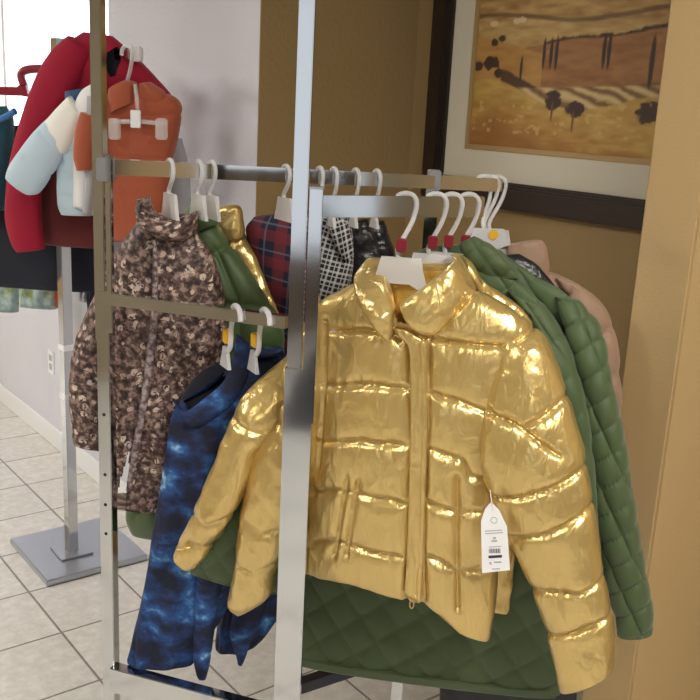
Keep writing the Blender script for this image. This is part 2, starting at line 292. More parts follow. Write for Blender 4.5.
paint(sm(.015 - np.abs(V - .90 - .03 * np.sin(U * 6 + 1) + .02 * n1)), L((.06, .03, .02)), .7 * np.ones_like(U))
ridge = .70 + .10 * np.clip((U - .45) * 2, 0, 1) - .02 * np.sin(U * 9) + n1 * .03
paint(sm(ridge + .055 * (n3 + .35) * (U > .42) - V), L((.05, .028, .018)))           # dark tree line
paint(sm(ridge - V), lerp((.26, .115, .04), (.38, .19, .07), .5 + n2 * 2))           # red brown slope
left = .80 - .35 * U + n1 * .03; paint(sm(left - V) * (U < .42), lerp((.40, .20, .05), (.48, .27, .08), .5 + n2 * 2))
low = .44 + .05 * np.sin(U * 7 + .6) - .10 * np.clip((U - .15) * 3, 0, 1) + n1 * .03
paint(sm(low + .08 + .02 * n3 - V) * (U > .18), L((.09, .045, .025)))               # dark hedge
fld = .43 + .05 * np.clip((U - .4), 0, 1) + n1 * .02; st = np.sin((U * 40 + V * 75) + n1 * 10)
paint(sm(fld - V) * sm(U - .28, .1), lerp((.20, .11, .04), (.62, .47, .22), .5 + st * .6))   # striped field
paint(sm(low - V), lerp((.42, .25, .06), (.56, .36, .10), .5 + n2 * 2.4))           # golden meadow
paint(sm(.33 - .42 * np.clip(U - .25, 0, 1) + .03 * n1 - V, .05) * sm(U - -.1), lerp((.38, .19, .04), (.50, .30, .08), .4 + n2 * 2.4))
paint(sm(.20 - V + .2 * n1 - .35 * np.abs(U - .16), .15), L((.28, .11, .03)), .75 * np.ones_like(U))
paint(sm(n3 - .17, .05) * (V < .36) * (V > .12), L((.62, .44, .18)), .6 * np.ones_like(U))
for cu, cv, hw, hh in [(.425, .66, .009, .13), (.465, .66, .009, .13), (.495, .66, .010, .14), (.30, .56, .008, .11), (.745, .67, .01, .14), (.77, .67, .01, .14), (.98, .6, .012, .2), (1.2, .62, .012, .18)]:
    paint(sm(1 - ((U - cu) / hw) ** 2 - ((V - cv) / (hh * .8)) ** 2, .5), L((.05, .028, .02)))
for cu, cv, rr in [(.03, .58, .03), (.10, .60, .035), (.135, .60, .03), (.16, .53, .026), (.12, .74, .02), (.17, .77, .02), (.50, .36, .05), (.62, .30, .045), (1.0, .3, .06)]:
    paint(sm(1 - ((U - cu) / rr) ** 2 - ((V - cv) / (rr * 1.2)) ** 2 + n3 * 2.5, .4), L((.06, .03, .02)))
for cu, cv in [(.50, .28), (.62, .22)]: paint(sm(1 - ((U - cu) / .006) ** 2 - ((V - cv) / .07) ** 2, .5), L((.16, .07, .03)))
for cu, cv in [(.11, .87), (.25, .88), (.28, .885)]: paint(sm(1 - ((U - cu) / .025) ** 2 - ((V - cv) / .02) ** 2, .4), L((.66, .50, .30)))
me = bpy.data.meshes.new('canvas'); cyy = (fy0 + fy1) / 2
vv = [(-.010, y - cyy, z - fz0) for z in Zv for y in Yv]; ff = [(j * ny + i, j * ny + i + 1, (j + 1) * ny + i + 1, (j + 1) * ny + i) for j in range(nz - 1) for i in range(ny - 1)]
me.from_pydata(vv, [], ff); ca = me.color_attributes.new('paint', 'FLOAT_COLOR', 'POINT'); ca.data.foreach_set('color', np.concatenate([img.reshape(-1, 3), np.ones((ny * nz, 1))], 1).ravel())
M = NT('painted_canvas').set(Roughness=.6); vc = M.n('VertexColor'); vc.layer_name = 'paint'; M.color(vc.outputs[0]); M.bump(M.noise(M.obj(), 150, 3), .001, .5); link('canvas', me, M.m, r, False)

# ---------------------------------------------------------------- clothes racks
ch = mats['chrome']
RYAW = math.atan2(RH[1], RH[0])
rack = empty('garment_rack', (*at(295, 500, 1.62)[:2], 0)); tag(rack, 'chrome square-tube garment rack in the foreground holding the gold and tie-dye clothes', 'clothes rack')
RO = Vector(rack.location)
def L3(p): return tuple(Vector(p) - RO)
p2 = at(295, 500, 1.64); p1 = at(108.5, 500, 1.79); p3 = at(397, 690, 2.10)
zs = at(300, 370, 1.62)[2]
post('post', L3((*p2[:2], 0))[:2], .05, zs, .052, .030, RYAW - .06, ch, rack)
pu = at(299.5, 250, 1.635); pv = at(314.5, 250, 1.625)
post('upright_tube', L3((*at(300.5, 200, 1.64)[:2], 0))[:2], zs - .1, 2.05, .0265, .022, RYAW - .06, ch, rack)
post('arm_upright', L3((*pv[:2], 0))[:2], zs - .1, at(315, 188, 1.625)[2], .0225, .022, RYAW - .06, ch, rack)
box('tube_cap', (-.0125, -.012, -.0015), (.0125, .012, .0025), mats['steel'], rack, .001, Matrix.Translation(L3((*pv[:2], at(315, 188, 1.625)[2]))) @ Matrix.Rotation(RYAW - .06, 4, 'Z'))
zp1 = at(108, 290, 1.79)[2]
post('post', L3((*p1[:2], 0))[:2], .05, zp1, .027, .027, RYAW - .22, ch, rack)
post('upright_tube', L3((*at(101.5, 250, 1.79)[:2], 0))[:2], zp1 - .1, 2.05, .0225, .022, RYAW - .22, ch, rack)
post('rail_upright', L3((*at(109.5, 220, 1.77)[:2], 0))[:2], zp1 - .08, at(109, 155, 1.77)[2], .012, .012, RYAW - .22, ch, rack)
for yy in (415, 475, 505, 534):
    q = Vector((p1[0], p1[1], at(103.5, yy, 1.775)[2])) + Matrix.Rotation(RYAW - .22, 3, 'Z') @ Vector((0, -.0128, 0)); bm = bmesh.new(); bmesh.ops.create_cone(bm, cap_ends=True, segments=16, radius1=.0035, radius2=.0035, depth=.002, matrix=Matrix.Translation(q - RO) @ Matrix.Rotation(RYAW - .22, 4, 'Z') @ Matrix.Rotation(math.pi / 2, 4, 'X')); bm_obj('bolt_hole', bm, mats['hole'], rack)
z3 = at(426, 178, 2.10)[2]
post('post', L3((*p3[:2], 0))[:2], .05, z3 + .02, .028, .028, RYAW - .1, ch, rack)
b0, b1 = at(107, 166.5, 1.79), at(500, 185, 2.14); bar('back_rail', L3(b0), L3(b1), .022, .029, ch, rack)
box('rail_clamp', (-.013, -.02, -.02), (.013, .02, .024), mats['steel'], rack, .003, Matrix.Translation(L3(at(434, 181, 2.08))) @ Matrix.Rotation(RYAW, 4, 'Z'))
box('rail_clamp', (-.012, -.02, -.024), (.012, .02, .020), mats['steel'], rack, .003, Matrix.Translation(L3(at(106, 168, 1.775))) @ Matrix.Rotation(RYAW - .2, 4, 'Z'))
a0 = at(319, 206, 1.636); a1 = at(482, 206.5, 1.775); a1 = np.array([a1[0], a1[1], a0[2]]); bar('front_rail', L3(a0), L3(a1), .018, .038, ch, rack)
m0, m1 = at(112, 298.5, 1.77), at(288, 322, 1.665); bar('lower_rail', L3(m0), L3(m1), .02, .023, ch, rack)
q0, q1 = at(113, 679, 1.775), at(288, 722, 1.64); q1[2] = q0[2] = (q0[2] + q1[2]) / 2; bar('bottom_crossbar', L3(q0), L3(q1), .028, .058, ch, rack)
s0 = at(290, 689, 1.93); q2 = np.array([p3[0], p3[1], s0[2]]); s1 = np.array([p2[0], p2[1], s0[2]])
bar('side_crossbar', L3(s0), L3(q2), .028, .03, mats['darkmetal'], rack); bar('crossbar_bracket', L3(s1), L3(s0), .024, .026, mats['darkmetal'], rack)
for pp in (p1, p2, p3):
    f = post('foot', L3((*pp[:2], 0))[:2], 0, .05, .07, .07, RYAW, mats['darkmetal'], rack, .006)
def on_rail(A, B, px):                                     # point of a rail above the picture column px
    best = min(np.linspace(0, 1, 800), key=lambda t: abs((lambda P: 350 + FPX * ((P - CAM) @ CR) / ((P - CAM) @ CF) - px)(A + (B - A) * t)))
    return A + (B - A) * best
# far rack
fr = empty('garment_rack', (1.172, 3.101, 0)); tag(fr, 'steel pole rack on a square base plate by the window wall', 'clothes rack')
box('base_plate', (-.155, -.165, .0), (.225, .225, .024), mats['steel'], fr, .003); post('pole', (0, 0), .03, 1.84, .036, .036, .12, ch, fr)
box('pole_flange', (-.06, -.06, .024), (.06, .06, .031), mats['steel'], fr, .002)
for zz in (.62, .80): post('pole_collar', (0, 0), zz, zz + .02, .042, .042, .12, mats['whiteclip'], fr)
fe = at(139, 54, 2.93); bar('arm', (0, 0, fe[2]), tuple(Vector(fe) - Vector((1.172, 3.101, 0))), .018, .034, ch, fr)
box('arm_end_cap', (-.012, -.024, -.022), (.012, .024, .022), mats['whiteclip'], fr, .004, Matrix.Translation(Vector(at(138, 54, 2.92)) - Vector((1.172, 3.101, 0))) @ Matrix.Rotation(RYAW, 4, 'Z'))
# ---------------------------------------------------------------- hangers
def hanger(label, P, phi, s=1, clip=None, mat='hanger', span=.19, plate=True, group=None, mirror=1, down=.2, lean=0, neck=1, sx=0):
    """hook top touches the rail at P"""
    a = RH * math.cos(math.radians(phi)) - FH * math.sin(math.radians(phi)); rz = math.atan2(a[1], a[0])
    r = empty('clothes_hanger', P, rz); tag(r, label, 'hanger', group); m = mirror
    k = [(-.021, .0, -.010), (-.019, 0, .001), (-.012, 0, .009), (0, 0, .012), (.012, 0, .008), (.019, 0, -.003), (.018, 0, -.020), (.012, lean * .2, -.042), (0, lean * .5, -.068), (-.008, lean * .7, -.088), (-.006, lean * .8, -.102)]
    kk = [(x, y, z if z > -.01 else -.01 + (z + .01) * neck) for x, y, z in k]; dz = (1 - neck) * .092
    bm = bmesh.new(); tube_bm(bm, [(x * m * s - sx * min(1, max(0, (-z - .02) / .06)), y, z * s) for x, y, z in crom(kk, 5)], .0046 * s, 10); bm_obj('hook', bm, mats[mat], r, True)
    bm = bmesh.new()
    if plate: poly = [(-.036, -.1), (.036, -.1), (.043, -.13), (.05, -.150), (span, -down), (span + .004, -down - .012), (span - .004, -down - .018), (.05, -.176), (.036, -.158), (.018, -.148), (-.018, -.148), (-.036, -.158), (-.05, -.176), (-span + .004, -down - .018), (-span - .004, -down - .012), (-span, -down), (-.05, -.150), (-.043, -.13)]
    elif span < .05: poly = [(-.007, -.098), (.007, -.098), (span, -down), (-span, -down)]
    else: poly = [(-.012, -.1), (.012, -.1), (min(.04, span * .4), -.112), (span, -down), (span + .003, -down - .012), (span - .01, -down - .012), (0, -.125), (-span + .01, -down - .012), (-span - .003, -down - .012), (-span, -down), (-min(.04, span * .4), -.112)]
    if plate and span < .06: poly = [(-.03, -.1), (.03, -.1), (.038, -.13), (.046, -.15), (-.046, -.15), (-.038, -.13)]
    prism_bm(bm, [(x * s - sx, (z + dz) * s) for x, z in poly], lean - .0035, lean + .0035); bm_obj('shoulder_bar', bm, mats[mat], r)
    if clip: box('size_clip', (-.010 * s - sx * .8, lean - .007, (-.090 + dz) * s), (.008 * s - sx * .8, lean + .007, (-.066 + dz) * s), mats[clip], r, .002)
    return r
# ---------------------------------------------------------------- garments
def inpoly(x, y, poly):
    c = np.zeros(x.shape, bool); n = len(poly)
    for i in range(n):
        x1, y1 = poly[i]; x2, y2 = poly[(i + 1) % n]
        c ^= ((y1 > y) != (y2 > y)) & (x < (x2 - x1) * (y - y1) / (y2 - y1 + 1e-12) + x1)
    return c
class Garment:
    def __init__(s, name, label, cat, px, d, phi=0, group=None, P=None):
        s.O = np.array(P if P is not None else at(*px, d)); p = math.radians(phi)
        s.a = RH * math.cos(p) - FH * math.sin(p); s.n = FH * math.cos(p) + RH * math.sin(p)
        s.root = empty(name, s.O, math.atan2(s.a[1], s.a[0])); tag(s.root, label, cat, group)
    def uv(s, x, y, off=0):
        r = ray(x, y); t = ((s.O - CAM) @ s.n + off) / (r @ s.n); q = CAM + r * t - s.O; return np.array([q @ s.a, off, q[2]])
    def loft(s, part, rows, mat, t=.03, off=0, ns=10, nt=96, e=.75, puff=0, sig=.02, seams=(), seam_off=None, diamond=0, dia_rot=0, wr=0, streak=0, wsc=(30, 30, 10), folds=0, cut=(), cutall=(), cap=(.0, .02), seed=1, hem=None, label=None, child_of=None, hard=.004):
        K = []
        for r_ in rows:
            tt = r_[4] if len(r_) > 4 and r_[4] is not None else t; oo = (r_[5] if len(r_) > 5 else 0) + off
            K.append(np.concatenate([s.uv(r_[0], r_[1], oo), s.uv(r_[2], r_[3], oo), [tt]]))
        K = crom(K, ns); A, B, T = K[:, :3], K[:, 3:6], np.maximum(K[:, 6], .002); m = len(K)
        th = np.pi / 2 + np.linspace(0, 2 * np.pi, nt + 1); c, sn = np.cos(th), np.sin(th)
        mid = (A + B) / 2; hf = (B - A) / 2
        cs = np.sign(c) * np.abs(c) ** .9; ss = np.sign(sn) * np.abs(sn) ** e
        P = mid[:, None] + hf[:, None] * cs[None, :, None]; P[..., 1] += T[:, None] * ss[None]
        if hem:
            q = np.array([s.uv(x, y, off - t) for x, y in hem])[:, [0, 2]]; q = q[np.argsort(q[:, 0])]; lx = np.array([A[-1, 0], B[-1, 0]]); lz = np.array([A[-1, 2], B[-1, 2]])
            dzz = np.interp(P[..., 0], q[:, 0], q[:, 1]) - np.interp(P[..., 0], lx, lz); P[..., 2] += dzz * (np.linspace(0, 1, m) ** 4)[:, None]
        du = np.gradient(P, axis=1); du[:, 0] = du[:, -1] = P[:, 1] - P[:, -2]; dv = np.gradient(P, axis=0); N = np.cross(du, dv); N /= np.linalg.norm(N, axis=-1, keepdims=True) + 1e-9
        if ((N * (P - mid[:, None])).sum() < 0): N = -N
        so = seam_off if seam_off is not None else off - t
        X, Z = P[..., 0], P[..., 2]; h = np.zeros(X.shape); D = np.full(X.shape, 9.)
        for sm_ in seams:
            q = np.array([s.uv(x, y, so) for x, y in sm_])[:, [0, 2]]
            for (x1, z1), (x2, z2) in zip(q, q[1:]):
                L_ = (x2 - x1) ** 2 + (z2 - z1) ** 2 + 1e-12; tt = np.clip(((X - x1) * (x2 - x1) + (Z - z1) * (z2 - z1)) / L_, 0, 1)
                D = np.minimum(D, np.hypot(X - x1 - tt * (x2 - x1), Z - z1 - tt * (z2 - z1)))
        if len(seams): h += puff * (1 - np.exp(-(D / sig) ** 1.1)) - puff * .75 - hard * np.exp(-(D / .0045) ** 2)
        if diamond:
            ca, sa = math.cos(dia_rot), math.sin(dia_rot); x_, z_ = X * ca - Z * sa, X * sa + Z * ca
            arc = x_; q1_, q2_ = (arc + z_ * .9) / diamond, (arc - z_ * .9) / diamond
            h += puff * ((np.abs(np.sin(np.pi * q1_)) * np.abs(np.sin(np.pi * q2_))) ** .30 - .7)
        if wr:
            w_ = fbm(P * np.array(wsc), 3, seed); rg = .25 - np.abs(fbm(P * np.array(wsc) * .6 + 3.3, 2, seed + 5)); amp = np.exp(-D / .035) * .7 + .55 if len(seams) else 1
            h += wr * amp * (w_ * 1.6 + rg * 1.2)
            if streak: h += streak * (np.exp(-D / .03) * 1.1 + .25) * (.22 - np.abs(fbm(P * np.array((38, 38, 7)) + 9, 2, seed + 9))) * 2
        if folds: h += folds * np.sin(th * 7 + 2 * fbm(P * 6, 2, seed) * 6)[...] * np.linspace(.1, 1, m)[:, None]
        fade = np.minimum(1, np.minimum(np.arange(m), np.arange(m)[::-1]) / 3. + .25)[:, None]
        fade = fade * (.3 + .7 * np.abs(sn) ** .8)[None]
        P = P + N * (h * fade)[..., None]
        verts = P.reshape(-1, 3); w1 = nt + 1; faces = []
        front = np.sin(th) < .1
        kill = np.zeros(X.shape, bool)
        for pl in cut: q = np.array([s.uv(x, y, so) for x, y in pl]); kill |= inpoly(X, Z, [(a_[0], a_[2]) for a_ in q]) & front[None]
        for pl in cutall: q = np.array([s.uv(x, y, off) for x, y in pl]); kill |= inpoly(X, Z, [(a_[0], a_[2]) for a_ in q])
        for i in range(m - 1):
            for j in range(nt):
                if kill[i, j] and kill[i + 1, j + 1]: continue
                faces.append((i * w1 + j, i * w1 + j + 1, (i + 1) * w1 + j + 1, (i + 1) * w1 + j))
        verts = list(map(tuple, verts)); ar = np.concatenate([np.zeros((m, 1)), np.cumsum(np.linalg.norm(np.diff(P, axis=1), axis=-1), axis=1)], 1); ar = ar - ar.mean(1, keepdims=True)
        vl = np.concatenate([[0], np.cumsum(np.linalg.norm(np.diff(mid, axis=0), axis=-1))]); UV = np.stack([ar, np.broadcast_to(-vl[:, None], ar.shape)], -1).reshape(-1, 2)
        UVl = list(map(tuple, UV))
        ax0 = mid[1] - mid[0]; ax0 = ax0 / (np.linalg.norm(ax0) + 1e-9); ax1 = mid[-2] - mid[-1]; ax1 = ax1 / (np.linalg.norm(ax1) + 1e-9)
        for end, (i, ax, cp) in enumerate(((0, ax0, cap[0]), (m - 1, ax1, cap[1]))):
            if cp is None: continue
            k = len(verts); verts.append(tuple(P[i].mean(0) + ax * cp)); UVl.append(UVl[i * w1])
            for j in range(nt): faces.append((i * w1 + j, k, i * w1 + j + 1) if end == 0 else (i * w1 + j + 1, k, i * w1 + j))
        me = bpy.data.meshes.new(part); me.from_pydata(verts, [], faces); ul = me.uv_layers.new(name='UVMap')
        idx = np.zeros(len(me.loops), np.int32); me.loops.foreach_get('vertex_index', idx); ul.data.foreach_set('uv', np.array(UVl)[idx].ravel())
        bm = bmesh.new(); bm.from_mesh(me); bmesh.ops.recalc_face_normals(bm, faces=bm.faces); bm.to_mesh(me); bm.free()
        o = link(part, me, mats[mat], child_of or s.root)
        if label: o['label'] = label
        s.last = o; return o
#PART3
AR = lambda px: on_rail(a0, a1, px) + np.array([0, 0, .0116])
BR = lambda px: on_rail(b0, b1, px) + np.array([0, 0, .0071])
MR = lambda px: on_rail(m0, m1, px) + np.array([0, 0, .0041])
hg = 'white plastic hangers on the front rail'
PH = 20
hanger('frontmost frosted white hanger, holding the gold puffer jacket with the price tag', AR(406), 8, 1, 'redclip', group=hg, lean=-.035, down=.24, span=.12)
hanger('second frosted white hanger on the front rail, just right of the frontmost one', AR(436), 8, 1, 'redclip', group=hg, down=.24, span=.12)
hanger('third frosted white hanger on the front rail, with the brightest red size clip', AR(452), 8, .98, 'redclip', group=hg, down=.24, span=.12)
hanger('fourth frosted white hanger on the front rail, last before the crowded cluster of hooks', AR(469), 8, .98, 'redclip', group=hg, down=.24, span=.12)
# ---- front gold jacket
g = Garment('puffer_jacket', 'shiny gold puffer jacket at the front with zip and white price tag', 'jacket', (406, 195), 1.7, PH, 'gold puffer jackets', P=AR(406))
seams = [[(320, 333), (360, 331), (395, 334), (412, 338)], [(320, 388), (370, 385), (412, 389)], [(308, 443), (360, 441), (412, 446)], [(308, 496), (340, 490), (352, 492), (412, 504)], [(308, 548), (335, 541), (362, 550), (412, 558)],
    [(428, 339), (460, 344), (512, 350), (536, 328)], [(427, 392), (460, 402), (487, 415), (520, 424)], [(427, 447), (462, 461), (470, 477), (490, 485)], [(427, 502), (450, 511), (490, 516)], [(427, 556), (457, 572), (505, 577)],
    [(347, 480), (333, 556)], [(358, 482), (345, 556)], [(457, 478), (456, 612)], [(427, 335), (429, 420), (425, 500), (423, 600)], [(409, 340), (411, 420), (409, 500), (406, 598)], [(424, 336), (448, 318), (471, 294)], [(360, 286), (375, 325), (398, 340)], [(320, 325), (322, 400), (316, 470)]]
g.loft('body', [(366, 278, 464, 284, .03), (345, 289, 490, 298, .04), (322, 303, 520, 318, .045), (312, 332, 535, 345, .05), (311, 385, 530, 392, .055), (310, 440, 515, 452, .058), (308, 500, 500, 520, .058), (306, 548, 496, 595, .052), (305, 570, 491, 628, .045), (305, 577, 489, 640, .040)],
    'gold', off=-.035, t=.052, ns=24, nt=320, puff=.011, sig=.012, hard=.0075, seams=seams, streak=.007, wr=.0085, wsc=(24, 24, 8), cap=(None, .03), seed=3, hem=[(300, 580), (335, 582), (366, 587), (400, 597), (422, 601), (440, 616), (457, 639), (483, 653), (492, 650)], cut=[[(372, 268), (384, 300), (397, 322), (412, 326), (432, 312), (455, 285), (455, 262)]])
g.loft('neck_inside', [(376, 270, 446, 270, .006), (378, 284, 448, 286, .008), (384, 305, 440, 306, .008, -.015), (394, 334, 425, 334, .006, -.04)], 'goldlining', off=-.012, t=.008, nt=48, wr=.004, wsc=(40, 40, 40), label='darker gold neck lining')
g.loft('collar', [(368, 258, 392, 259, .014, .0), (357, 272, 387, 270, .02, -.02), (355, 287, 388, 283, .026, -.045), (361, 304, 391, 297, .028, -.065), (370, 320, 394, 309, .026, -.078), (381, 334, 394, 318, .02, -.082), (391, 342, 394, 326, .012, -.08)], 'gold', t=.024, nt=80, wr=.006, wsc=(45, 45, 45), cap=(.0, .0), seed=8)
g.loft('collar', [(400, 304, 404, 312, .01, -.085), (405, 300, 413, 328, .022, -.085), (417, 292, 430, 335, .028, -.08), (434, 279, 449, 324, .03, -.068), (448, 267, 464, 306, .03, -.05), (457, 259, 473, 295, .026, -.03), (461, 256, 474, 287, .02, -.01)], 'gold', t=.026, nt=80, wr=.005, wsc=(40, 40, 40), cap=(.0, .0), seed=12)
g.loft('zip_placket', [(394, 328, 408, 330, .005), (401, 338, 422, 340, .006), (409, 348, 426, 346, .007), (411, 380, 427, 380, .007), (411, 440, 427, 440, .007), (409, 500, 425, 500, .007), (407, 560, 423, 562, .007), (405, 594, 420, 603, .006)], 'gold', off=-.088, t=.005, nt=48, wr=.003, wsc=(60, 60, 20), seed=15, seams=[[(417, 345), (420, 400), (418, 500), (414, 600)]], puff=.004, sig=.006, seam_off=-.1)
zp = g.uv(412, 604, -.10); bm = bmesh.new(); tube_bm(bm, [tuple(zp + np.array([.004 * math.cos(t), -.002, .008 * math.sin(t)])) for t in np.linspace(0, 2 * math.pi, 17)], .0014, 6, False); bm_obj('zip_pull', bm, mats['fillet'], g.root, True)
slv = [[(513, 346), (536, 328), (549, 338)], [(487, 416), (515, 424), (535, 438), (558, 455)], [(524, 428), (550, 414), (574, 395)], [(488, 500), (520, 497), (555, 486), (594, 468)], [(512, 540), (550, 532), (600, 508)], [(522, 596), (550, 592), (580, 594), (612, 582)], [(545, 640), (575, 634), (615, 622)]]
g.loft('sleeve', [(500, 340, 522, 316, .03, .01), (496, 360, 546, 342, .045, 0), (490, 390, 560, 377, .052, -.01), (484, 425, 573, 418, .056, -.02), (483, 460, 583, 455, .058, -.028), (494, 500, 592, 500, .056, -.03), (513, 540, 599, 545, .053, -.03), (531, 580, 605, 585, .05, -.03), (546, 622, 612, 622, .047, -.03), (550, 638, 613, 634, .044, -.03), (556, 666, 613, 655, .044, -.03), (560, 687, 613, 667, .042, -.03)],
    'gold', off=-.035, t=.058, ns=20, nt=220, puff=.009, sig=.012, hard=.0075, seams=slv, seam_off=-.11, streak=.005, wr=.010, wsc=(19, 19, 15), cap=(.0, .03), seed=31)
g.loft('sleeve', [(306, 322, 328, 332, .03, 0), (286, 366, 318, 372, .035, -.03), (268, 400, 316, 412, .04, -.06), (256, 440, 312, 455, .042, -.08), (248, 490, 300, 500, .04, -.09), (241, 540, 286, 545, .038, -.095), (236, 575, 275, 570, .036, -.095), (231, 601, 272, 590, .034, -.095), (239, 614, 262, 602, .02, -.095)],
    'gold', t=.04, ns=14, nt=140, wr=.018, wsc=(22, 22, 16), cap=(.0, .0), seed=44, seams=[[(262, 412), (280, 432), (290, 447)], [(245, 520), (260, 533), (285, 528)], [(238, 566), (255, 572), (280, 565)]], puff=.006, sig=.012, seam_off=-.13)
# ---- price tag
T = Garment('price_tag', 'white card price tag with barcode hanging on the front gold jacket beside its sleeve', 'tag', (491, 502), 1.50, 14)
pts = [(491, 502), (499, 510), (507, 527), (510, 570), (482, 573), (481, 521), (485, 509)]
bm = bmesh.new(); prism_bm(bm, [(T.uv(*p)[0], T.uv(*p)[2]) for p in pts], -.0006, .0006); bm_obj('card', bm, mats['paper'], T.root)
def ink(name, quads, mat):
    bm = bmesh.new()
    for x0, y0, x1, y1 in quads:
        sl = -.06 * (x1 - x0); c = [T.uv(x0, y0), T.uv(x1, y0 + sl), T.uv(x1 + (y1 - y0) * .03, y1 + sl), T.uv(x0 + (y1 - y0) * .03, y1)]; prism_bm(bm, [(q[0], q[2]) for q in c], -.0009, -.0005)
    bm_obj(name, bm, mats[mat], T.root)
for q_ in [(485, 530.5, 502, 531.5), (485, 533, 503, 534), (493, 537, 496, 539), (491.5, 540, 497, 542), (489, 546.5, 501, 547.3), (492, 568.5, 500, 569.5)]: ink('printed_line', [q_], 'greyink')
ink('barcode', [(489 + k * .8 + (k % 3) * .15, 548.5, 489.4 + k * .8 + (k % 2) * .3, 553) for k in range(14)] + [(488.5, 555.5, 502, 558.2)], 'ink'); ink('price_line', [(489.5, 562, 491.5, 564.5), (494, 561.5, 501.5, 563)], 'greyink')
bm = bmesh.new(); q = T.uv(494, 520); tube_bm(bm, [(q[0] + .0055 * math.cos(t), -.0008, q[2] + .0055 * math.sin(t)) for t in np.linspace(0, 2 * math.pi, 25)], .0006, 6, False); bm_obj('printed_emblem', bm, mats['greenink'], T.root)
bm = bmesh.new(); tube_bm(bm, [tuple(T.uv(493, 511, -.001)), tuple(T.uv(492, 504, -.002)), tuple(T.uv(491, 497, .0)), tuple(T.uv(490, 490, .02))], .0007, 6); bm_obj('string', bm, mats['whitecloth'], T.root)
# ---- second gold jacket
g = Garment('puffer_jacket', 'second gold puffer jacket behind the front one, sleeve over the tie-dye top', 'jacket', (436, 195), 1.75, PH, 'gold puffer jackets', P=AR(436))
g.loft('body', [(392, 262, 468, 264, .015), (372, 275, 490, 286, .02), (335, 308, 528, 318, .022), (326, 350, 532, 358, .022), (326, 450, 520, 480, .022), (326, 540, 515, 556, .022), (328, 560, 510, 606, .02), (330, 562, 507, 614, .016)], 'gold', t=.02, nt=160, ns=16, wr=.016, wsc=(24, 24, 22), cap=(.0, .01), seed=61, off=.0)
g.loft('collar', [(447, 256, 460, 254, .008, -.01), (452, 255, 472, 264, .014, -.02), (458, 262, 481, 282, .018, -.02), (464, 275, 486, 297, .016, -.012), (470, 288, 487, 304, .01, -.005)], 'gold', t=.016, nt=60, wr=.005, wsc=(40, 40, 40), seed=65)
g.loft('sleeve', [(300, 345, 318, 352, .025, -.02), (284, 360, 306, 380, .034, -.07), (262, 377, 292, 404, .038, -.11), (241, 402, 274, 430, .038, -.145), (228, 432, 258, 450, .035, -.155), (214, 470, 248, 478, .034, -.165), (199, 508, 233, 514, .034, -.17), (183, 537, 214, 542, .032, -.17), (177, 553, 203, 558, .026, -.17), (182, 564, 195, 567, .014, -.17)],
    'gold', t=.035, ns=14, nt=140, wr=.017, wsc=(22, 22, 16), cap=(.0, .0), seed=71, seams=[[(230, 420), (250, 430), (262, 436)], [(196, 512), (214, 520), (235, 515)], [(182, 545), (195, 540), (212, 548)]], puff=.008, sig=.012, seam_off=-.18)
# ---- green quilted coats
gq = 'green quilted coats on the front rail'
g = Garment('quilted_coat', 'green diamond-quilted coat whose wide hem hangs below the front gold jacket', 'coat', (452, 195), 1.77, PH, gq, P=AR(452))
g.loft('body', [(430, 246, 480, 244, .012), (400, 262, 502, 268, .018), (350, 296, 545, 308, .02), (330, 340, 566, 350, .022), (320, 440, 580, 450, .022), (300, 540, 584, 560, .022), (296, 600, 568, 640, .022), (296, 650, 562, 688, .020), (297, 662, 558, 695, .014)], 'green', off=.02, t=.022, ns=30, nt=320, puff=.011, diamond=.086, dia_rot=.1, cap=(.0, .02), seed=81)
g.loft('hem_band', [(299, 655, 556, 689, .026), (299, 664, 556, 697, .022)], 'green', off=.02, t=.023, nt=100, wr=.002, ns=6)
g.loft('sleeve', [(508, 290, 545, 306, .025, .0), (532, 320, 569, 345, .03, -.01), (545, 365, 583, 390, .032, -.02), (555, 420, 592, 440, .032, -.02), (560, 500, 598, 515, .03, -.02), (565, 570, 600, 580, .03, -.02)], 'green', off=.01, t=.03, ns=14, nt=80, puff=.010, diamond=.086, seed=84)
g.loft('sleeve', [(300, 360, 320, 372, .02, -.01), (276, 410, 312, 430, .024, -.08), (238, 478, 296, 495, .024, -.12), (212, 532, 286, 548, .024, -.145), (195, 560, 280, 582, .022, -.15), (190, 571, 277, 594, .018, -.15)], 'green', t=.026, ns=16, nt=110, puff=.010, diamond=.07, seed=87)
g = Garment('quilted_coat', 'green diamond-quilted coat behind the hem-showing one, its right sleeve beside the tan pillar', 'coat', (469, 195), 1.79, PH, gq, P=AR(469))
g.loft('collar', [(460, 243, 474, 236, .01, -.01), (462, 252, 492, 246, .018, -.012), (470, 266, 508, 262, .02, -.01), (480, 280, 520, 278, .016, 0)], 'green', t=.018, nt=60, puff=.0065, diamond=.05, seed=90)
g.loft('body', [(452, 252, 500, 250, .014), (430, 268, 535, 276, .02), (400, 300, 578, 304, .022), (390, 340, 590, 345, .024), (380, 450, 580, 460, .024), (380, 560, 560, 580, .022), (390, 640, 545, 650, .018)], 'green', off=.03, t=.022, ns=16, nt=160, puff=.011, diamond=.086, dia_rot=.05, cap=(.0, .02), seed=91)
g.loft('sleeve', [(556, 296, 580, 301, .02, .01), (562, 318, 601, 330, .032, .0), (571, 355, 611, 372, .038, -.01), (580, 400, 620, 415, .04, -.01), (588, 460, 630, 470, .04, -.01), (597, 530, 640, 538, .04, -.01), (606, 580, 649, 585, .038, -.01), (615, 615, 653, 612, .036, -.01), (617, 632, 653, 631, .034, -.01)], 'green', off=.01, t=.038, ns=24, nt=140, puff=.013, diamond=.066, dia_rot=.2, cap=(.0, .03), seed=93)
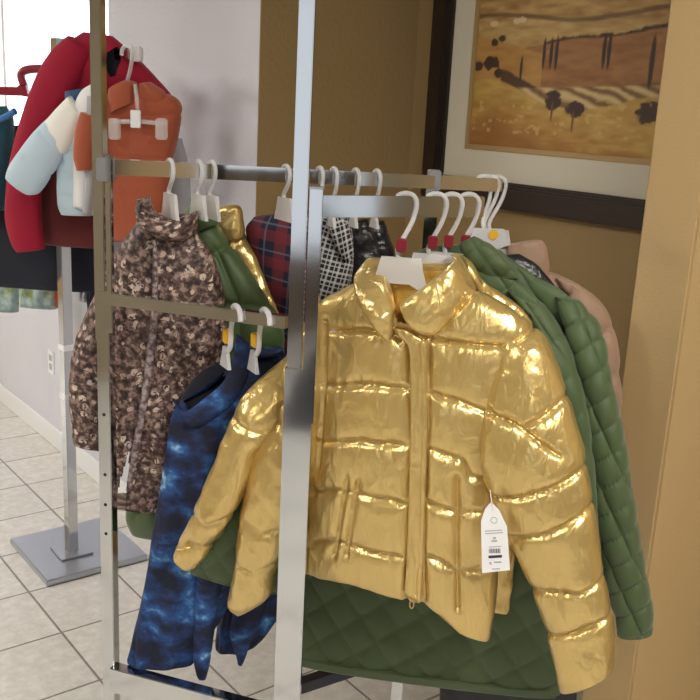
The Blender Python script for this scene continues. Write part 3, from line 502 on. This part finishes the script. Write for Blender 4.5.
# ---- cluster at the end of the back rail
hb = 'white plastic hangers on the back rail'
hanger('white hanger with a round yellow sticker in the right-end hook cluster', BR(484), -12, 1.0, None, group=hb, span=.12, lean=-.05); r_ = bpy.context.scene.objects[-1]
hr = [o for o in COL.objects if o.get('label', '').startswith('white hanger with a round yellow')][0]
bm = bmesh.new(); bmesh.ops.create_cone(bm, cap_ends=True, segments=24, radius1=.011, radius2=.011, depth=.002, matrix=Matrix.Translation((.012, -.0555, -.113)) @ Matrix.Rotation(math.pi / 2, 4, 'X')); bm_obj('size_sticker', bm, mats['yellow'], hr)
hanger('white hanger in the right-end cluster holding the black coat', BR(490), 4, 1.0, None, group=hb, span=.12, lean=-.05)
hanger('white hanger in the right-end cluster holding the tan puffer', BR(497), 12, 1.02, None, group=hb, span=.12, lean=-.05)
g = Garment('puffer_coat', 'black puffer coat wedged behind the green coats at the right end of the back rail', 'coat', (464, 180), 1.97, 10, P=BR(490) - FH * .11)
g.loft('body', [(478, 258, 520, 254, .012), (470, 268, 542, 270, .02), (450, 300, 566, 312, .022), (440, 400, 585, 420, .024), (440, 520, 580, 560, .024), (440, 640, 577, 660, .024), (440, 740, 575, 740, .02)], 'black', t=.022, off=.012, nt=90, wr=.008, wsc=(20, 20, 30), cap=(.0, .02), seed=101)
g = Garment('puffer_jacket', 'dusty tan puffer jacket at the far right of the back rail by the pillar', 'jacket', (477, 180), 1.98, 8, P=BR(497) - FH * .10)
tsm = [[(500, 262), (520, 268), (545, 270)], [(545, 310), (565, 300), (583, 283)], [(580, 345), (600, 336), (614, 330)], [(585, 385), (620, 376)], [(588, 420), (622, 415)], [(588, 460), (622, 455)]]
g.loft('collar', [(500, 248, 516, 244, .01), (506, 246, 542, 241, .02), (508, 260, 549, 262, .026), (506, 276, 548, 280, .024)], 'tanpuff', t=.022, nt=70, wr=.005, wsc=(40, 40, 40), seed=111, off=.04)
g.loft('body', [(488, 268, 545, 270, .02), (470, 285, 582, 288, .028), (455, 320, 604, 322, .03), (450, 400, 600, 400, .03), (450, 560, 555, 560, .025)], 'tanpuff', t=.028, off=.05, nt=100, seams=tsm, puff=.012, sig=.014, seam_off=.02, wr=.004, wsc=(30, 30, 20), seed=113)
g.loft('sleeve', [(556, 278, 578, 283, .02), (566, 300, 605, 308, .036), (574, 330, 617, 342, .04), (580, 370, 620, 382, .04), (584, 420, 622, 425, .038), (586, 480, 622, 485, .034)], 'tanpuff', t=.038, off=.03, nt=90, seams=tsm, puff=.014, sig=.014, seam_off=-.01, wr=.005, wsc=(30, 30, 20), seed=115)
# ---- clothes along the back rail
hanger('white hanger with a clear plate holding the brown floral coat', BR(170), 60, .95, None, group=hb, span=.054, down=.168, neck=.52)
g = Garment('floral_coat', 'brown and cream floral print coat with a painted lilac sheen hanging at the left of the rack', 'coat', (168, 165), 1.84, -8, P=BR(170) + FH * .05)
g.loft('body', [(143, 214, 186, 214, .02), (130, 232, 200, 236, .035), (114, 258, 216, 262, .05), (108, 300, 226, 308, .058), (105, 360, 224, 368, .06), (104, 420, 210, 430, .06), (104, 470, 188, 480, .055), (106, 500, 175, 506, .05)], 'floral', t=.055, ns=14, nt=140, folds=.006, wr=.006, wsc=(16, 16, 8), cutall=[[(100, 455), (110, 484), (120, 482), (130, 440), (135, 430), (128, 500), (127, 504), (131, 520), (95, 520)]], seed=121)
g.loft('collar', [(137, 200, 150, 196, .012, -.03), (136, 214, 154, 210, .02, -.045), (142, 226, 166, 218, .024, -.06), (160, 238, 180, 218, .026, -.062), (182, 240, 192, 214, .026, -.05), (198, 232, 199, 210, .02, -.02)], 'floral', t=.024, nt=60, wr=.006, wsc=(30, 30, 30), seed=124)
g.loft('sheen_strip', [(153, 240, 157, 240, .006), (152, 290, 158, 290, .006), (148, 340, 156, 340, .006), (140, 400, 148, 400, .006), (132, 450, 139, 450, .006), (126, 490, 131, 490, .006)], 'mauve', off=-.063, t=.007, nt=30, wr=.003, label='pale lilac strip along the front edge, painted sheen')  # sheen on the coat front, added as a thin coloured strip
g.loft('sleeve', [(110, 262, 130, 282, .025, .0), (92, 300, 124, 320, .035, -.01), (77, 335, 114, 350, .04, -.015), (70, 375, 110, 385, .042, -.02), (71, 415, 110, 420, .04, -.02), (74, 441, 108, 447, .036, -.02)], 'floral', t=.04, ns=12, nt=70, wr=.008, wsc=(22, 22, 22), off=.02, seed=127)
hanger('white hanger of the olive puffer, left one of the pair beside the floral coat', BR(199), 60, .95, None, group=hb, span=.054, down=.168, neck=.52)
hanger('white hanger of the narrow gold jacket, right of the pair beside the floral coat', BR(212), 60, .95, None, group=hb, span=.054, down=.168, neck=.52)
g = Garment('puffer_coat', 'olive green puffer coat between the floral coat and a narrow gold jacket', 'coat', (199, 168), 1.9, 10, P=BR(199) + FH * .11)
osm = [[(200, 260), (230, 245), (245, 258)], [(215, 250), (236, 300), (240, 350)], [(180, 300), (230, 305), (286, 312)], [(180, 350), (290, 356)], [(130, 520), (150, 505), (170, 520)]]
g.loft('body', [(190, 206, 211, 203, .02), (184, 220, 217, 226, .035), (180, 245, 235, 252, .042), (178, 280, 257, 285, .046), (176, 320, 281, 325, .048), (170, 380, 284, 385, .05), (150, 440, 276, 445, .05), (132, 490, 272, 500, .05), (127, 515, 268, 525, .045), (133, 533, 262, 540, .035)], 'olive', t=.048, ns=14, nt=120, seams=osm, puff=.012, sig=.018, wr=.004, wsc=(24, 24, 10), seed=131)
g.loft('collar', [(190, 212, 200, 204, .015), (192, 216, 212, 210, .024), (198, 232, 218, 224, .022)], 'olive', t=.02, off=-.03, nt=50, wr=.005, wsc=(30, 30, 30), seed=133)
g = Garment('puffer_jacket', 'narrow gold puffer jacket on the back rail between the olive puffer and the plaid shirt', 'jacket', (212, 168), 1.98, 10, 'gold puffer jackets', P=BR(212) + FH * .19)
g.loft('collar', [(207, 212, 218, 207, .012), (211, 216, 238, 206, .022), (218, 228, 243, 222, .024), (226, 240, 244, 238, .02)], 'gold', t=.02, off=-.03, nt=60, wr=.006, wsc=(35, 35, 35), seed=141)
g.loft('body', [(212, 222, 240, 220, .02), (216, 236, 247, 240, .03), (225, 258, 260, 260, .034), (238, 285, 273, 290, .035), (248, 320, 286, 322, .035), (240, 400, 288, 405, .035), (240, 470, 284, 475, .03)], 'gold', t=.034, nt=80, wr=.008, wsc=(26, 26, 26), seed=143)
hanger('white hanger with a square neck holding the dark plaid shirt', BR(286), 60, .95, None, group=hb, span=.054, down=.168, neck=.52)
g = Garment('plaid_shirt', 'dark red and navy plaid shirt behind the tall near post', 'shirt', (286, 172), 2.0, 5, P=BR(286) + FH * .12)
g.loft('body', [(254, 217, 312, 210, .02), (246, 230, 318, 226, .035), (254, 255, 320, 255, .04), (266, 285, 320, 288, .045), (278, 330, 320, 335, .045), (280, 420, 320, 420, .04)], 'plaid', t=.042, nt=80, wr=.006, wsc=(14, 14, 8), seed=151)
for px_, lab in ((320, 'white hanger of the black and white checked shirt'), (334, 'white hanger hook second right of the near post on the back rail'), (356, 'white hanger hook on the back rail holding the first black puffer'), (377, 'rightmost single white hanger hook on the middle of the back rail')):
    hanger(lab, BR(px_), 66, .95, None, group=hb, span=.02, down=.13, neck=.85, plate=False)
g = Garment('checked_shirt', 'black and white checked shirt hanging just right of the near post', 'shirt', (328, 174), 2.0, 5, P=BR(328) + FH * .09)
g.loft('body', [(316, 218, 349, 218, .02), (312, 232, 353, 236, .035), (310, 262, 353, 262, .04), (310, 300, 350, 300, .045), (310, 360, 350, 360, .045), (312, 430, 348, 430, .04)], 'check', t=.04, nt=80, wr=.007, wsc=(16, 16, 10), seed=161)
g.loft('collar', [(326, 216, 334, 213, .01), (330, 232, 345, 222, .012), (338, 250, 352, 238, .012), (346, 262, 354, 254, .008)], 'check', off=-.048, t=.012, nt=40, seed=163)
g = Garment('puffer_vest', 'glossy black puffer vest beside the checked shirt', 'vest', (356, 176), 2.0, 8, 'black puffers on the back rail', P=BR(356) + FH * .13)
g.loft('body', [(350, 222, 368, 219, .02), (345, 240, 376, 240, .035), (346, 270, 384, 268, .04), (348, 310, 390, 310, .04), (350, 380, 392, 380, .04)], 'black', t=.038, nt=70, wr=.012, wsc=(18, 18, 34), seed=171)
g = Garment('puffer_vest', 'glossy black puffer vest in front of the tan wall, right of the other black one', 'vest', (377, 177), 2.02, 8, 'black puffers on the back rail', P=BR(377) + FH * .18)
g.loft('body', [(366, 223, 384, 221, .02), (364, 238, 391, 244, .035), (368, 262, 398, 268, .038), (372, 310, 402, 310, .04), (372, 380, 402, 380, .04)], 'black', t=.036, nt=70, wr=.012, wsc=(18, 18, 34), seed=175)
# ---- tie-dye tops on the lower rail
hl = 'white hangers with yellow size clips on the lower rail'
hanger('white hanger with yellow size clip, left of two on the lower rail', MR(236), 62, 1.12, 'yellow', group=hl, span=.020, down=.135, plate=False, mirror=-1, neck=.68, sx=.05)
hanger('white hanger with yellow size clip, right of two on the lower rail', MR(265), 62, 1.12, 'yellow', group=hl, span=.020, down=.135, plate=False, mirror=-1, neck=.68, sx=.05)
g = Garment('tie_dye_top', 'blue and white tie-dye top with dark open neck, left of two', 'top', (236, 306), 1.75, -4, 'tie-dye tops on the lower rail', P=MR(236) + FH * .11)
g.loft('body', [(176, 405, 252, 350, .018), (171, 420, 262, 378, .03), (167, 445, 262, 430, .036), (160, 490, 256, 480, .04), (152, 540, 246, 545, .04), (141, 600, 226, 605, .042), (132, 645, 204, 645, .042), (128, 660, 194, 659, .04)], 'tiedye', t=.036, ns=14, nt=150, folds=.007, wr=.004, wsc=(12, 12, 6), cut=[[(181, 403), (188, 386), (203, 371), (228, 364), (224, 378), (226, 382), (208, 404), (190, 416)]], seed=181, cap=(.02, .03))
g.loft('neck_inside', [(180, 400, 186, 408, .004), (189, 384, 200, 404, .006), (203, 370, 214, 392, .006), (220, 362, 228, 380, .006), (230, 358, 234, 372, .004)], 'navy', off=.012, t=.006, nt=30, label='dark navy patch for the shade inside the neck')  # dark patch put in as the shade of the open neck
g.loft('collar', [(172, 398, 182, 412, .008, -.03), (184, 411, 192, 427, .010, -.04), (204, 399, 212, 419, .010, -.04), (223, 382, 234, 402, .010, -.035), (233, 358, 248, 376, .010, -.025), (236, 334, 250, 345, .006, -.01)], 'tiedye', t=.01, nt=40, wr=.003, seed=185)
g.loft('sleeve', [(214, 470, 240, 470, .02), (202, 540, 228, 542, .024), (196, 590, 220, 592, .024), (194, 630, 214, 632, .022), (194, 658, 210, 660, .018), (198, 677, 206, 678, .010)], 'tiedye', off=-.035, t=.022, nt=60, wr=.006, wsc=(18, 18, 10), seed=187)
g = Garment('tie_dye_top', 'blue tie-dye top behind the first, mostly hidden by the gold sleeves', 'top', (265, 309), 1.78, -4, 'tie-dye tops on the lower rail', P=MR(265) + FH * .20)
g.loft('body', [(246, 350, 280, 348, .018), (236, 372, 296, 372, .03), (232, 430, 300, 430, .034), (228, 520, 300, 520, .036), (222, 590, 292, 588, .036), (218, 628, 270, 626, .034), (216, 648, 250, 646, .03)], 'tiedye', t=.034, ns=12, nt=120, folds=.008, wr=.004, wsc=(12, 12, 6), seed=191)
g.loft('collar', [(242, 352, 256, 344, .01), (254, 358, 270, 350, .012), (272, 358, 284, 348, .01)], 'tiedye', off=-.035, t=.012, nt=40, seed=193)
g.loft('sleeve', [(252, 540, 284, 540, .02), (236, 600, 268, 600, .024), (230, 632, 254, 634, .022), (236, 655, 246, 656, .012), (238, 664, 242, 665, .006)], 'tiedye', off=-.03, t=.022, nt=60, wr=.006, wsc=(18, 18, 10), seed=195)
# ---- far rack clothes
gf = 'clothes on the far rack'
def far(name, label, cat, px, d, phi=0): return Garment(name, label, cat, px, d, phi, gf)
g = far('velour_top', 'bright red velour long-sleeved top at the top of the far rack', 'top', (100, 50), 3.02, 8)
g.loft('body', [(84, 32, 112, 36, .02), (66, 46, 132, 54, .05), (58, 64, 155, 78, .06), (58, 84, 172, 98, .04), (58, 104, 175, 118, .035), (58, 130, 168, 140, .05), (58, 150, 150, 155, .04)], 'red', t=.055, ns=30, nt=260, wr=.010, wsc=(8, 8, 4), seed=201, cut=[[(106, 52), (113, 46), (119, 50), (121, 62), (117, 76), (110, 78), (105, 66)]])
g.loft('neck_inside', [(105, 45, 118, 45, .005), (104, 62, 122, 62, .005), (106, 80, 120, 80, .005)], 'navy', off=-.02, t=.005, nt=24, label='dark patch for the shaded inside of the neck')  # dark oval added where the neck opening is in shade
g.loft('sleeve', [(70, 36, 92, 52, .04), (52, 54, 82, 78, .045), (38, 78, 66, 104, .045), (28, 104, 55, 128, .045), (17, 140, 46, 160, .045), (9, 180, 40, 195, .04), (6, 215, 41, 222, .038), (12, 240, 43, 243, .035), (18, 252, 44, 249, .03)], 'red', off=-.04, t=.045, nt=70, wr=.010, wsc=(8, 8, 4), seed=203)
g = far('knit_sweater', 'dark maroon knit sweater below the light blue puffer on the far rack', 'sweater', (70, 140), 3.09, 0)
g.loft('body', [(40, 140, 112, 136, .04), (38, 180, 114, 180, .05), (38, 220, 114, 222, .05), (40, 243, 113, 248, .045)], 'maroon', t=.05, nt=70, wr=.006, wsc=(6, 6, 3), seed=211)
g = far('puffer_jacket', "small light blue puffer jacket with cream top and blue collar, far rack", 'jacket', (78, 95), 2.89, 8)
bs = [[(20, 158), (34, 170), (46, 180)], [(36, 132), (50, 148), (62, 162)], [(60, 175), (82, 178), (104, 178)], [(60, 196), (104, 198)], [(64, 150), (104, 152)]]
g.loft('collar', [(66, 92, 92, 88, .03), (67, 102, 92, 100, .04), (72, 116, 92, 114, .03)], 'bluecollar', t=.035, nt=40, wr=.005, wsc=(10, 10, 10), seed=219, label='deep blue collar')
g.loft('yoke', [(64, 106, 84, 112, .04), (58, 120, 102, 120, .055), (56, 138, 104, 138, .058)], 'cream', t=.05, nt=60, wr=.005, wsc=(10, 10, 10), seed=221, label='cream yoke')
g.loft('body', [(57, 137, 104, 137, .058), (59, 160, 103, 160, .058), (59, 185, 102, 185, .055), (60, 204, 100, 205, .05), (63, 214, 96, 215, .04)], 'ltblue', t=.055, nt=70, seams=bs, puff=.009, sig=.02, wr=.006, wsc=(10, 10, 10), seed=223)
g.loft('sleeve', [(70, 96, 84, 116, .03), (60, 106, 78, 132, .035), (50, 117, 71, 145, .036), (45, 122, 67, 151, .036), (42, 126, 64, 154, .03)], 'cream', off=-.05, t=.05, nt=50, wr=.005, wsc=(10, 10, 10), seed=225, label='cream upper sleeve')
g.loft('sleeve', [(49, 119, 69, 147, .03), (45, 122, 67, 150, .0365), (36, 131, 60, 162, .038), (20, 152, 47, 182, .038), (11, 166, 38, 193, .036), (7, 177, 30, 195, .03)], 'ltblue', off=-.05, t=.055, nt=60, seams=bs, seam_off=-.1, puff=.009, sig=.02, wr=.006, wsc=(10, 10, 10), seed=227)
g = far('knit_shirt', 'white shirt edge hanging between the light blue puffer and the rust vest', 'shirt', (88, 85), 2.84, 15)
g.loft('body', [(82, 92, 102, 80, .02), (77, 106, 102, 100, .03), (76, 130, 100, 128, .03), (76, 170, 92, 170, .03), (75, 206, 90, 210, .025)], 'whitecloth', t=.03, nt=50, wr=.006, wsc=(14, 14, 5), seed=231)
g.loft('sleeve', [(88, 96, 100, 96, .015), (88, 130, 98, 134, .02), (86, 170, 96, 172, .02), (84, 214, 90, 216, .015)], 'greycloth', off=-.03, t=.02, nt=40, wr=.004, wsc=(14, 14, 5), seed=233, label='grey sleeve edge')
g = far('corduroy_vest', 'rust orange top with a high collar behind a clear clip hanger', 'top', (138, 54), 2.84, 10)
g.loft('body', [(112, 92, 150, 92, .03), (100, 104, 172, 96, .045), (97, 120, 181, 108, .05), (100, 140, 178, 130, .05), (106, 160, 173, 158, .05), (110, 200, 168, 200, .05), (112, 240, 160, 240, .045)], 'rust', t=.048, ns=12, nt=90, wr=.007, wsc=(12, 12, 6), seed=241, seams=[[(104, 120), (140, 116), (178, 114)], [(106, 158), (140, 160), (174, 157)]], puff=.010, sig=.02)
g.loft('collar', [(110, 90, 128, 80, .03), (110, 100, 136, 84, .035), (112, 114, 134, 104, .03)], 'rust', off=-.04, t=.03, nt=50, wr=.005, wsc=(14, 14, 14), seed=243)
g.loft('collar', [(140, 84, 150, 82, .02), (138, 98, 164, 92, .03), (142, 108, 168, 102, .02)], 'rust', off=-.02, t=.025, nt=50, wr=.005, wsc=(14, 14, 14), seed=244)
g.loft('sleeve', [(82, 112, 100, 118, .03), (77, 135, 97, 142, .04), (76, 155, 95, 160, .04), (79, 170, 93, 170, .035)], 'rust', off=-.075, t=.035, nt=50, wr=.006, wsc=(14, 14, 8), seed=245)
g = far('grey_shirt', 'pale grey shirt just right of the rust top on the far rack', 'shirt', (180, 140), 2.9, 15)
g.loft('body', [(168, 140, 181, 138, .02), (166, 165, 187, 165, .03), (164, 200, 190, 200, .03), (162, 250, 192, 250, .03)], 'greycloth', t=.03, nt=50, wr=.006, wsc=(14, 14, 5), seed=251, off=.03)
g = far('wool_coat', 'long black navy coat hanging behind the maroon sweater on the far rack', 'coat', (40, 130), 3.30, 3)
g.loft('body', [(-26, 128, 40, 124, .03), (-40, 150, 80, 150, .06), (-40, 220, 100, 220, .07), (-38, 270, 100, 275, .07), (-36, 281, 99, 291, .06)], 'navy', t=.06, nt=80, wr=.008, wsc=(6, 6, 3), seed=261)
g = far('teal_jacket', 'dark teal jacket at the left picture edge under the red hanger', 'jacket', (-4, 92), 3.22, 6)
g.loft('body', [(-30, 108, 6, 106, .03), (-32, 122, 12, 122, .05), (-32, 160, 9, 160, .06), (-32, 210, 6, 210, .06)], 'teal', t=.05, off=-.04, nt=50, wr=.012, wsc=(12, 12, 12), seed=271)
g.loft('strap', [(-20, 122, -20, 128, .015), (0, 116, 2, 122, .015), (14, 108, 17, 114, .01)], 'bluecloth', off=-.11, t=.015, nt=30, label='bright blue strap')
for i, (x0, x1, yb, mt, lab, dd) in enumerate([(-30, 18, 312, 'paleprint', 'pale green printed skirt hem at the left edge below the black coat', 3.9), (20, 56, 309, 'paleprint', 'pale teal printed skirt hem between the green hem and the steel pole', 3.85), (57, 63, 308, 'rust', 'narrow rust coloured hem just left of the steel pole', 3.8), (80, 90, 302, 'greycloth', 'pale grey hem between the steel pole and the chrome rack post', 3.7), (89, 97, 312, 'navy', 'dark navy trouser leg beside the chrome rack post', 3.65)]):
    g = far('hanging_skirt' if i < 2 else 'hanging_garment', lab, 'clothing', ((x0 + x1) / 2, 240), dd, 6)
    g.loft('body', [(x0 + 2, 136, x1 - 2, 136, .015), (x0, 160, x1, 160, .025), (x0, 250, x1, 250, .03), (x0, yb - 3, x1, yb, .03)], mt, t=.03, nt=50, folds=.008, wr=.004, wsc=(10, 10, 4), seed=280 + i)
wr_ = empty('wall_clothes_rail', at(40, 132, 3.78)); tag(wr_, 'steel clothes rail along the window wall behind the far rack garments', 'clothes rail')
WO = Vector(wr_.location); e0, e1 = Vector(at(-45, 132, 3.85)), Vector(at(97, 133, 3.68)); bar('rail', e0 - WO, e1 - WO, .02, .025, mats['steel'], wr_)
for e in (e0, e1): bar('bracket', e - WO, Vector((1.54, e.y, e.z)) - WO, .02, .02, mats['steel'], wr_)
# hangers of the far rack
P = at(127, 51, 2.9); hanger('white hanger with blue clips at the end of the far rack arm', P, 40, 1.25, 'blueclip', group='hangers on the far rack', span=.11, plate=False)
# clear clip hanger over the rust top
h = Garment('clip_hanger', 'clear plastic clip hanger lying across the front of the rust top', 'hanger', (137, 84), 2.76, 10)
def strip(name, pts, w, mat):
    bm = bmesh.new(); tube_bm(bm, [tuple(h.uv(*p, off=-.0)) for p in pts], w, 8); return bm_obj(name, bm, mats[mat], h.root, True)
strip('stem', [(135, 84), (137, 100), (138, 118)], .006, 'clear'); strip('crossbar', [(114, 122), (138, 121), (163, 124)], .007, 'clear')
for x_ in (115, 162):
    c = h.uv(x_, 129); box('clip', (c[0] - .016, -.014, c[2] - .03), (c[0] + .016, .008, c[2] + .03), mats['clear'], h.root, .004)
c = h.uv(137, 119); box('label_card', (c[0] - .016, -.012, c[2] - .025), (c[0] + .016, -.008, c[2] + .025), mats['whiteclip'], h.root, .002)
# red hanger at the window
h = Garment('clip_hanger', 'dark red plastic hanger in front of the bright window at the left edge', 'hanger', (22, 74), 3.7, 5)
def plate(name, poly, y0, y1, mat):
    bm = bmesh.new(); prism_bm(bm, [(h.uv(*p)[0], h.uv(*p)[2]) for p in poly], y0, y1); return bm_obj(name, bm, mats[mat], h.root)
plate('bar', [(-25, 86), (18, 87), (23, 83), (27, 86), (30, 97), (22, 96), (-25, 94)], -.012, .012, 'redplastic')
bm = bmesh.new(); tube_bm(bm, [tuple(h.uv(*p)) for p in crom([(24, 86), (21, 76), (24, 71), (34, 69), (44, 70), (44, 78), (38, 84)], 6)], .016, 8); bm_obj('hook', bm, mats['redplastic'], h.root, True)
